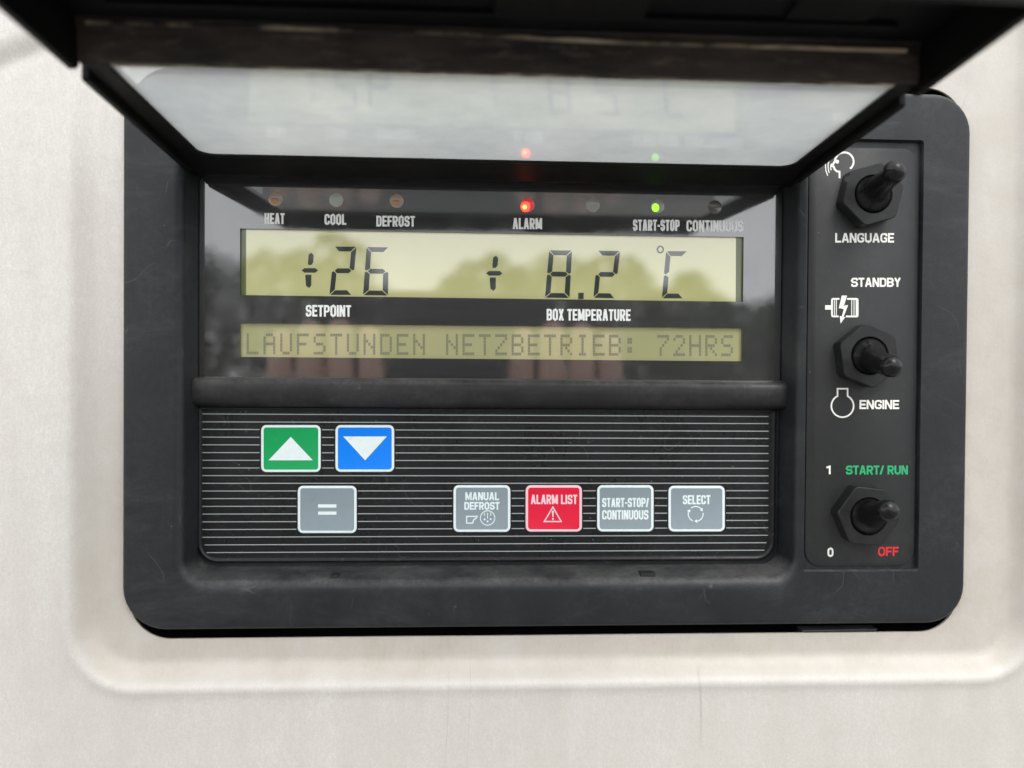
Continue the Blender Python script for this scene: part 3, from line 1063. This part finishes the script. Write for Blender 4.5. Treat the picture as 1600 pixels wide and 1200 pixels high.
for key, x0, y0, x1, y1 in BTN:
    cmat, bmat = BM.get(key, ('grey', 'border'))
    mb = MB()

    def pxrr(k, w, r=8.5):
        return [at(p[0], p[1], w) for p in rrect(x0 + k, y0 + k, x1 - k, y1 - k, max(2.5, r - k), 0)]
    mb.loops([pxrr(0, KW - .2), pxrr(.1, KW + .7), pxrr(.9, KW + 1.3)], 0)
    mb.loops([pxrr(.9, KW + 1.3), pxrr(3.9, KW + 1.3)], 0)
    mb.loops([pxrr(3.9, KW + 1.3), pxrr(4.3, KW + 1.15)], 1, cap1=True)
    pr = Print(KW + 1.2, 0.1)
    if key == 'up':
        pr.poly([(454.3, 682.6), (488.8, 719.2), (419.6, 719.2)], 0)
    elif key == 'down':
        pr.poly([(536.4, 682), (604.5, 682), (570.5, 719.2)], 0)
    elif key == 'equals':
        pr.poly([(497, 788), (525.7, 788), (525.7, 793.2), (497, 793.2)], 0)
        pr.poly([(497, 799.2), (525.7, 799.2), (525.7, 804.3), (497, 804.3)], 0)
    elif key == 'manual':
        pr.text('MANUAL', 727, 769.2, 779.8, 781.7, 2.45, 0, 0, .10)
        pr.text('DEFROST', 725.5, 784.3, 780.6, 796.5, 2.45, 0, 0, .10)
        pr.stroke([z7(*p) for p in ((395, 465), (272, 465), (272, 538), (338, 538), (350, 500), (385, 478))], 1.9)
        pr.stroke([z7(500 + 78 * math.cos(a * math.pi / 18), 482 + 78 * math.sin(a * math.pi / 18)) for a in range(36)], 1.4, True)
        for xx, yy in ((467, 458), (500, 490), (533, 458)):
            pr.stroke([z7(xx, 425), z7(xx, yy)], 1.3)
        for xx, yy in ((467, 497), (500, 520), (533, 495)):
            pr.disc(*z7(xx, yy), 1.5)
    elif key == 'alarm':
        pr.text('ALARM LIST', 829.4, 773, 902, 787.7, 2.6, 0, 0, .10)
        pr.stroke([z7(1210, 364), z7(1300, 521), z7(1117, 521)], 1.9, True)
        pr.poly([z7(1199, 403), z7(1221, 403), z7(1216, 474), z7(1204, 474)])
        pr.disc(*z7(1210, 493), 1.5)
    elif key == 'startstop':
        pr.text('START-STOP/', 940.8, 778, 1013.5, 792.4, 2.5, 0, 0, .10)
        pr.text('CONTINUOUS', 940.8, 797, 1013.2, 811.7, 2.5, 0, 0, .10)
    else:
        pr.text('SELECT', 1066.8, 773.7, 1110, 788, 2.5, 0, 0, .10)
        cx, cy = z8(1180, 420)
        for a0, a1 in ((232, 318), (352, 438), (112, 198)):
            pr.arc(cx, cy, 11.6, a0, a1, 1.6)
            aa = R_(a1 + 12)
            tx, ty = -math.sin(aa), math.cos(aa)
            ex, ey = cx + 11.6 * math.cos(R_(a1)), cy + 11.6 * math.sin(R_(a1))
            nx, ny = math.cos(R_(a1)), math.sin(R_(a1))
            pr.poly([(ex + nx * 3, ey + ny * 3), (ex - nx * 3, ey - ny * 3), (ex + tx * 4.6, ey + ty * 4.6)])
    mb.add(pr.mb.v, pr.mb.f, 0)
    c = at((x0 + x1) / 2, (y0 + y1) / 2, KW)
    tag(build('button', mb, [M[bmat], M[cmat]], keypad, origin=c, smooth=50, weld=False), BL_[key])

# ---- switch plate
PW = -6.5
mb = MB()
pl = (536.5, -369, 716.5, 304)
mb.loops([rrect(*pl, 27, -8.9), rrect(*pl, 27, PW - .6), rrect(pl[0] + .6, pl[1] + .6, pl[2] - .6, pl[3] - .6, 26.4, PW)], cap1=True)
pr = Print(PW)


def zh(x, y):
    return (1260 + x / 6.6667, 220 + y / 6.6667)


def zm(x, y):
    return (1260 + x / 5.0, 420 + y / 5.0)


pr.text('LANGUAGE', 1305, 364.2, 1397, 379, 2.9, 1, 0, .08)
pr.text('STANDBY', 1330, 434, 1407.5, 448.2, 2.8, 1, 0, .08)
pr.text('ENGINE', 1343, 625, 1405, 639.2, 2.8, 1, 0, .08)
pr.text('1', 1290.5, 727.4, 1299.5, 741, 2.8, 1)
pr.text('START/ RUN', 1322, 727.4, 1418.5, 741.4, 2.8, 2, 0, .08)
pr.text('0', 1293, 856, 1302.3, 869.8, 2.7, 1)
pr.text('OFF', 1372, 854.4, 1404.3, 868.8, 2.8, 3, 0, .08)
# talking head
pr.stroke([zh(395 + 97 * math.cos(R_(a)), 216 + 95 * math.sin(R_(a))) for a in range(52, -182, -6)] +
          [zh(*p) for p in ((285, 232), (268, 262), (288, 272), (294, 296), (318, 318), (345, 322), (346, 390))], 2.9, False, 1)
pr.disc(*zh(320, 217), 3.0, 1)
pr.stroke([zh(*p) for p in ((262, 238), (254, 258), (252, 280), (258, 306))], 1.5, False, 1)
pr.stroke([zh(*p) for p in ((236, 208), (226, 245), (227, 290), (238, 334))], 1.5, False, 1)
pr.stroke([zh(*p) for p in ((211, 182), (198, 240), (202, 305), (222, 364))], 1.5, False, 1)
# electric motor with bolt
pr.stroke([zm(*p) for p in rp([(258, 235), (200, 235), (200, 372), (252, 372)], 12)], 2.8, False, 1)
pr.stroke([zm(*p) for p in rp([(318, 235), (400, 235), (400, 372), (308, 372)], 12)], 2.8, False, 1)
pr.poly([zm(*p) for p in ((385, 232), (405, 232), (405, 376), (385, 376))], 1)
pr.poly([zm(*p) for p in ((146, 284), (200, 284), (200, 319), (146, 319))], 1)
for x in (219, 234, 354, 372):
    pr.stroke([zm(x, 236), zm(x, 372)], 1.3, False, 1)
pr.poly([zm(*p) for p in ((276, 209), (318, 209), (296, 280), (262, 308), (253, 309))], 1)
pr.poly([zm(*p) for p in ((262, 290), (326, 283), (310, 318), (262, 308))], 1)
pr.poly([zm(*p) for p in ((326, 283), (291, 374), (276, 374), (296, 300))], 1)
pr.poly([zm(*p) for p in ((260, 368), (303, 378), (267, 428))], 1)
# engine block symbol
pr.stroke([zm(*p) for p in [(322, 995), (322, 937), (243, 937), (243, 995)]] +
          [zm(282 + 87 * math.cos(R_(a)), 1072 + 87 * math.sin(R_(a))) for a in range(242, -64, -7)], 2.5, True, 1)
off = len(mb.v)
mb.v += pr.mb.v
for f, mi in zip(pr.mb.f, pr.mb.m):
    mb.f.append([off + i for i in f])
    mb.m.append(mi)
build('switch_plate', mb, [M['plate'], M['white'], M['tgreen'], M['tred']], unit, smooth=50, weld=False)


# ---- toggle switches: hex nut with a rubber booted lever
def toggle(cpx, cpy, rot, tip, lab):
    b = at(cpx, cpy, PW + 26)
    c0 = (b[0], b[1], PW)
    mb = MB()

    def hexl(r, w, ch=0):
        pts = []
        for k in range(6):
            a = R_(rot + 60 * k)
            for s_ in (-1, 1):
                aa = a + s_ * 0.05
                pts.append((c0[0] + r * math.cos(aa), c0[1] + r * math.sin(aa), w))
        return pts
    top_ = hexl(48.5, PW + 26)
    mb.loops([hexl(50, PW), hexl(50, PW + 24.5), top_])
    hole = circ(c0[0], c0[1], 30.8, PW + 26, 40)
    mb.fill(top_, [hole])
    mb.loops([hole, circ(c0[0], c0[1], 29.6, PW + 24.6, 40), circ(c0[0], c0[1], 29.6, PW + 12, 40)], cap1=True)
    nut = build('toggle_switch', mb, M['nut'], unit, origin=c0, smooth=30)
    tag(nut, lab)
    # boot + lever: rings along a bent axis
    T = Vector(at(*tip, PW + 102))
    B = Vector((c0[0], c0[1], PW + 14))
    ax = (T - B)
    L = ax.length
    prof_ = [(0, 28.2), (.06, 28.8), (.12, 28.2), (.17, 25.8), (.22, 22.0), (.28, 19.8), (.36, 18.4), (.48, 17.2), (.6, 16.3), (.7, 16.1), (.78, 16.4), (.86, 16.7), (.95, 16.7)]
    ls = []
    up = Vector((0, 0, 1))
    dirn = ax.normalized()
    for q, r in prof_:
        bend = smooth(0.05, 0.3, q)
        nd = up.lerp(dirn, bend).normalized()
        cpt = B.lerp(T, q) if q > .3 else (B + up * (L * q * dirn.z)).lerp(B.lerp(T, q), bend)
        e1 = nd.cross(Vector((0, 1, 0))).normalized()
        e2 = nd.cross(e1)
        ls.append([tuple(cpt + e1 * (r * math.cos(2 * math.pi * k / 32)) + e2 * (r * math.sin(2 * math.pi * k / 32))) for k in range(32)])
    e1 = dirn.cross(Vector((0, 1, 0))).normalized()
    e2 = dirn.cross(e1)
    C = B.lerp(T, .95)
    for k in range(1, 7):
        a = R_(90 * k / 6.3)
        ls.append([tuple(C + dirn * (15.0 * math.sin(a)) + e1 * (16.7 * math.cos(a) * math.cos(2 * math.pi * j / 32)) + e2 * (16.7 * math.cos(a) * math.sin(2 * math.pi * j / 32))) for j in range(32)])
    mb = MB()
    mb.loops(ls, cap1=True)
    build('lever', mb, M['rubber'], nut, origin=c0, smooth=60)


toggle(1365, 303, 44, (1400, 266), 'uppermost toggle switch, lever tilted up, above LANGUAGE')
toggle(1359.5, 556, 22, (1394, 574), 'middle toggle switch, lever tilted down, above ENGINE')
toggle(1358, 807, 6, (1389, 797), 'lowest toggle switch, between START/RUN and OFF')

# ---- lid, hinged over the display and swung up
LA = math.atan(0.055)
HV = -309.0


def lidx(p):
    """lid frame: (u, t out from the hinge, h up) -> panel units"""
    u, t_, h = p
    return (u, HV - t_ * math.sin(LA) - h * math.cos(LA), t_ * math.cos(LA) - h * math.sin(LA))


U0, U1 = -440.0, 519.0
TH = 9.0
TEND = 545.0
mb = MB()
for ua, ub in ((U0, U0 + TH), (U1 - TH, U1)):
    # side wall outline in (t, h) with the notch
    n0, n1 = (321, 343) if ua < 0 else (306, 330)
    prof2 = [(-8, 4), (0, 0), (n0 - 3, 0), (n0, 3), (n0, 21), (n1, 21), (n1, 6), (n1 + 6, 0), (TEND, 0), (TEND, 66), (342, 66), (326, 28), (-8, 28)]
    mb.loops([[(ua, a, b) for a, b in prof2], [(ub, a, b) for a, b in prof2]], cap0=True, cap1=True)
# plate round the window
PN = (-402, 41, 488, 338)
pi = rrect(*PN, (22, 22, 6, 6))
po = [(U0 + TH - .5, 20), (U1 - TH + .5, 20), (U1 - TH + .5, 345), (U0 + TH - .5, 345)]
for h in (9.5, 22):
    mb.fill([(x, y, h) for x, y in po], [[(p[0], p[1], h) for p in pi]])
mb.loops([[(p[0], p[1], 9.5) for p in pi], [(p[0], p[1], 22) for p in pi]])
mb.loops([[(x, y, 9.5) for x, y in po], [(x, y, 22) for x, y in po]])
# outer part: ceiling and end wall
mb.box((U0 + TH - .5, 345.5, 56), (U1 - TH + .5, TEND, 65.5))
mb.box((U0 + TH - .5, TEND - 9, .5), (U1 - TH + .5, TEND - .5, 56.5))
# moulded ribs on the ceiling
mb.box((U0 + 60, 392, 49), (U1 - 60, 398, 56.5))
mb.box((20, 400, 48), (180, 450, 56.5))
mb.box((330, 405, 50), (420, 450, 56.5))
lid = build('lid', mb, M['lid'], unit, xf=lidx, smooth=35, bevel=1.6)
tag(lid, 'black hinged lid swung up over the display')
# step wall behind the window, facing the viewer, dusty; edge strip with settled dust
mb = MB()
N = 90
l0, l1, l2, l3 = [], [], [], []
for k in range(N + 1):
    u = U0 + TH - 1 + (U1 - U0 - 2 * TH + 2) * k / N
    j = noise.noise(Vector((u * 0.02, 0, 1)))
    l0.append((u, 345.8, 9.8))
    l1.append((u, 348.0 + .6 * j, 13))
    l2.append((u, 350.5 + 1.2 * j, 40))
    l3.append((u, 355 + 1.5 * j, 55.8))
mb.loops([l0, l1, l2, l3], closed=False)
build('step_wall', mb, M['dusty'], lid, xf=lidx, smooth=60)
mb = MB()
a_, b_, c_, d_ = [], [], [], []
for k in range(N + 1):
    u = U0 + TH + 12 + (U1 - U0 - 2 * TH - 30) * k / N
    j = noise.noise(Vector((u * 0.03, 4, 1)))
    j2 = noise.noise(Vector((u * 0.011, 9, 1)))
    hh = 49 - 5 * smooth(-100, 200, u)
    a_.append((u, 353.0, hh - 1))
    b_.append((u, 357 + j, hh - 2.2 + .8 * j2))
    c_.append((u, 358 + j, hh + 1.2 + 1.5 * j + j2))
    d_.append((u, 354, hh + 4))
mb.loops([a_, b_, c_, d_], closed=False)
build('window_edge', mb, M['dust_edge'], lid, xf=lidx, smooth=60)
mb = MB()
a_, b_, c_ = [], [], []
for k in range(N + 1):
    u = -398 + 882 * k / N
    j = noise.noise(Vector((u * 0.03, 14, 1)))
    a_.append((u, 337.0 + 1.5 * j, 9.7))
    b_.append((u, 340 + j, 8.4))
    c_.append((u, 345.2, 10.2 + .8 * j))
mb.loops([a_, b_, c_], closed=False)
build('window_edge', mb, M['dust_film'], lid, xf=lidx, smooth=60)
# window pane
mb = MB()
mb2 = MB()
pp = rrect(PN[0] - 3, PN[1] - 3, PN[2] + 3, PN[3] + 3, 8, 13)
mb2.add(pp, [list(range(len(pp)))])
build('window_pane', mb2, M['pane'], lid, xf=lidx, smooth=0)
# hinge barrel
mb = MB()
hp = [(-346, -56), (-346, 30), (-330, 38), (-321, 36), (-317, 20), (-313, -6), (-310, -18), (-309, -26), (-311, -34), (-314, -56)]
mb.loops([[(u, v, w) for v, w in hp] for u in (-436, 514)], closed=True, cap0=True, cap1=True)
build('hinge', mb, M['lid'], lid, smooth=40)

# ================================================================= what the glossy display mirrors: yard, meadow, wood, the hands with the phone
mt = M['ground'] = mat('yard_asphalt', (0.12, 0.12, 0.115, 1), 0.9)
g = G(mt)
g.base(g.mix(g.ramp(g.noise(6, 6, 0.7), [(0.35, 0.0), (0.65, 1.0)]), (0.13, 0.13, 0.125, 1), (0.21, 0.205, 0.195, 1)))
mt = M['meadow'] = mat('mown_meadow', (0.07, 0.09, 0.03, 1), 0.9)
g = G(mt)
g.base(g.mix(g.ramp(g.noise(0.6, 6, 0.7), [(0.35, 0.0), (0.65, 1.0)]), (0.07, 0.095, 0.025, 1), (0.12, 0.13, 0.05, 1)))


def sheet(name, x0, y0, x1, y1, z, mt):
    gm = bpy.data.meshes.new(name)
    gm.from_pydata([(x0, y0, z), (x1, y0, z), (x1, y1, z), (x0, y1, z)], [], [(0, 1, 2, 3)])
    gm.materials.append(mt)
    o = bpy.data.objects.new(name, gm)
    COL.objects.link(o)
    return tag(o, kind='structure')


sheet('ground', -200, -200, 200, 200, 0, M['ground'])
sheet('meadow', -180, -180, 180, -16, 0.004, M['meadow'])

# far-off wood: crowns of leaf clumps on trunks, one mass
leafm = mat('leaves', (0.05, 0.075, 0.02, 1), 0.7)
g = G(leafm)
g.base(g.mix(g.ramp(g.noise(0.35, 3, 0.6), [(0.35, 0.0), (0.65, 1.0)]), (0.035, 0.06, 0.015, 1), (0.085, 0.11, 0.03, 1)))
barkm = mat('bark', (0.06, 0.05, 0.04, 1), 0.9)
rng = random.Random(11)
wood = MB()


def wpt(x, y, z):
    return (x / S, (Z0 - z) / S, -y / S)


for px0, px1, ytop, n in ((250, 545, 398, 9), (470, 556, 372, 3), (700, 1010, 404, 12), (1010, 1125, 430, 5), (1125, 1300, 455, 6), (100, 250, 410, 4), (560, 700, 560, 4)):
    for k in range(n):
        dist = rng.uniform(42, 52)
        lat = (px0 + (px1 - px0) * (k + rng.random()) / n - 737) / 1230
        top = 1.5 + dist * ((574 - ytop - rng.uniform(-26, 12)) / 1230)
        x, y = lat * dist, -dist
        rad = max(1.2, top * 0.34)
        wood.box(wpt(x - .15, y - .15, 0), wpt(x + .15, y + .15, top * .6), 1)
        for q in range(420):
            a, b = rng.uniform(0, 6.283), rng.uniform(-1, 1)
            rr = rad * (rng.random() ** 0.4) * (0.75 + 0.35 * noise.noise(Vector((math.cos(a) * 1.5, math.sin(a) * 1.5 + k, b * 1.5 + px0))))
            cz = top * .56 + b * top * .42
            w_ = math.sqrt(max(0.05, 1 - b * b))
            c = Vector((x + rr * w_ * math.cos(a), y + rr * w_ * math.sin(a), cz))
            e1 = Vector((rng.uniform(-1, 1), rng.uniform(-1, 1), rng.uniform(-1, 1))).normalized() * rng.uniform(.15, .34)
            e2 = e1.orthogonal().normalized() * rng.uniform(.12, .28)
            wood.add([wpt(*(c + e1)), wpt(*(c + e2)), wpt(*(c - e1)), wpt(*(c - e2))], [(0, 1, 2, 3)], 0)
wo = build('wood', wood, [leafm, barkm], smooth=0, weld=False)
tag(wo, kind='stuff')


# ---- smartphone held before the display, and the two hands that hold it (mirrored in the display film)
M['phone'] = mat('phone_back_dark', (0.02, 0.02, 0.025, 1), 0.25)
M['glass'] = mat('phone_glass', (0.005, 0.005, 0.006, 1), 0.05)
mb = MB()
lp = []
for k, w in ((9, 1238), (3, 1239.5), (0, 1244), (0, 1272), (3, 1277), (9, 1278)):
    lp.append(rrect(-560 + k, -330 + k, 330 - k, 80 - k, 50 - k, w + 520))
mb.loops(lp, cap0=True, cap1=True)
phone = build('smartphone', mb, M['phone'], origin=(-115, 80, 1778), smooth=50)
tag(phone, 'dark smartphone held sideways in two hands, facing the display it is mirrored in', 'phone')
mb = MB()
mb.loops([circ(-490, -250, 34, 1758.2), circ(-490, -250, 34, 1752), circ(-490, -250, 29, 1751)], cap1=True)
build('lens', mb, M['glass'], phone, smooth=40)

mt = M['skin'] = mat('skin', (0.56, 0.33, 0.25, 1), 0.5)
g = G(mt)
g.base(g.mix(g.ramp(g.noise(40, 4, 0.6), [(0.35, 0.0), (0.7, 1.0)]), (0.82, 0.57, 0.46, 1), (0.74, 0.45, 0.36, 1)))
mt = M['sleeve'] = mat('sleeve_cloth', (0.05, 0.06, 0.08, 1), 0.9)
g = G(mt)
g.bump(g.noise(300, 4, 0.6), 0.4, 0.001)


def skinned(name, pts, edges, mt, parent, origin):
    me = bpy.data.meshes.new(name)
    o0 = W3(origin)
    me.from_pydata([W3(p[:3]) - o0 for p in pts], edges, [])
    me.materials.append(mt)
    ob = bpy.data.objects.new(name, me)
    COL.objects.link(ob)
    ORI[ob] = o0
    if parent:
        ob.parent = parent
        ob.location = o0 - ORI[parent]
    else:
        ob.location = o0
    sk = ob.modifiers.new('skin', 'SKIN')
    sk.use_smooth_shade = True
    if not me.skin_vertices:
        me.attributes  # layer is made by the modifier
    for d_, p in zip(me.skin_vertices[0].data, pts):
        d_.radius = (p[3] * S, (p[4] if len(p) > 4 else p[3]) * S)
        d_.use_root = False
    me.skin_vertices[0].data[0].use_root = True
    su = ob.modifiers.new('subdivision', 'SUBSURF')
    su.levels = su.render_levels = 2
    return ob


def hand(side, u0, label):
    """side -1: fingers' little finger on the outer left; fingertips up behind the phone, thumb on its screen side"""
    pts, ed = [], []

    def P(u, v, w, r, r2=None, link=None):
        k_ = 1.17
        pts.append((u0 + side * u * k_, v * k_, 1758 + (w - 1238) * k_, r * k_, (r2 or r) * k_))
        if link is not None:
            ed.append((link, len(pts) - 1))
        return len(pts) - 1
    palm = P(20, 250, 1300, 120, 62)
    wrist = P(60, 470, 1360, 92, 66, palm)
    P(110, 720, 1450, 105, 84, wrist)
    for k, (du, ln, r) in enumerate(((-150, .88, 46), (-50, 1.0, 50), (52, .97, 48), (150, .80, 42))):
        kn = P(du * .9, 120, 1262, r * 1.12, None, palm)
        a = P(du, 40 - 10 * ln, 1200, r, None, kn)
        b = P(du * .98, -70 * ln, 1186, r * .93, None, a)
        c = P(du * .95, -140 * ln, 1188, r * .86, None, b)
        P(du * .93, -178 * ln, 1196, r * .70, None, c)
    t0 = P(-70, 190, 1340, 58, None, palm)
    t1 = P(-120, 90, 1352, 46, None, t0)
    t2 = P(-140, -10, 1330, 42, None, t1)
    P(-148, -60, 1322, 33, None, t2)
    org = (u0 + side * 70, 550, 1900)
    h = skinned('hand', pts, ed, M['skin'], None, org)
    tag(h, label, 'hand', 'hands holding the phone')
    sl = skinned('sleeve', [(u0 + side * 112, 745, 1972, 150, 125), (u0 + side * 150, 930, 2055, 165, 140), (u0 + side * 290, 1700, 2450, 210, 200), (u0 + side * 460, 2500, 2950, 260, 260)],
                 [(0, 1), (1, 2), (2, 3)], M['sleeve'], h, org)
    return h


hand(-1, -560, 'hand at the left end of the phone, mirrored pinkish over the setpoint side')
hand(1, 365, 'hand at the right end of the phone, mirrored pinkish below the box temperature')
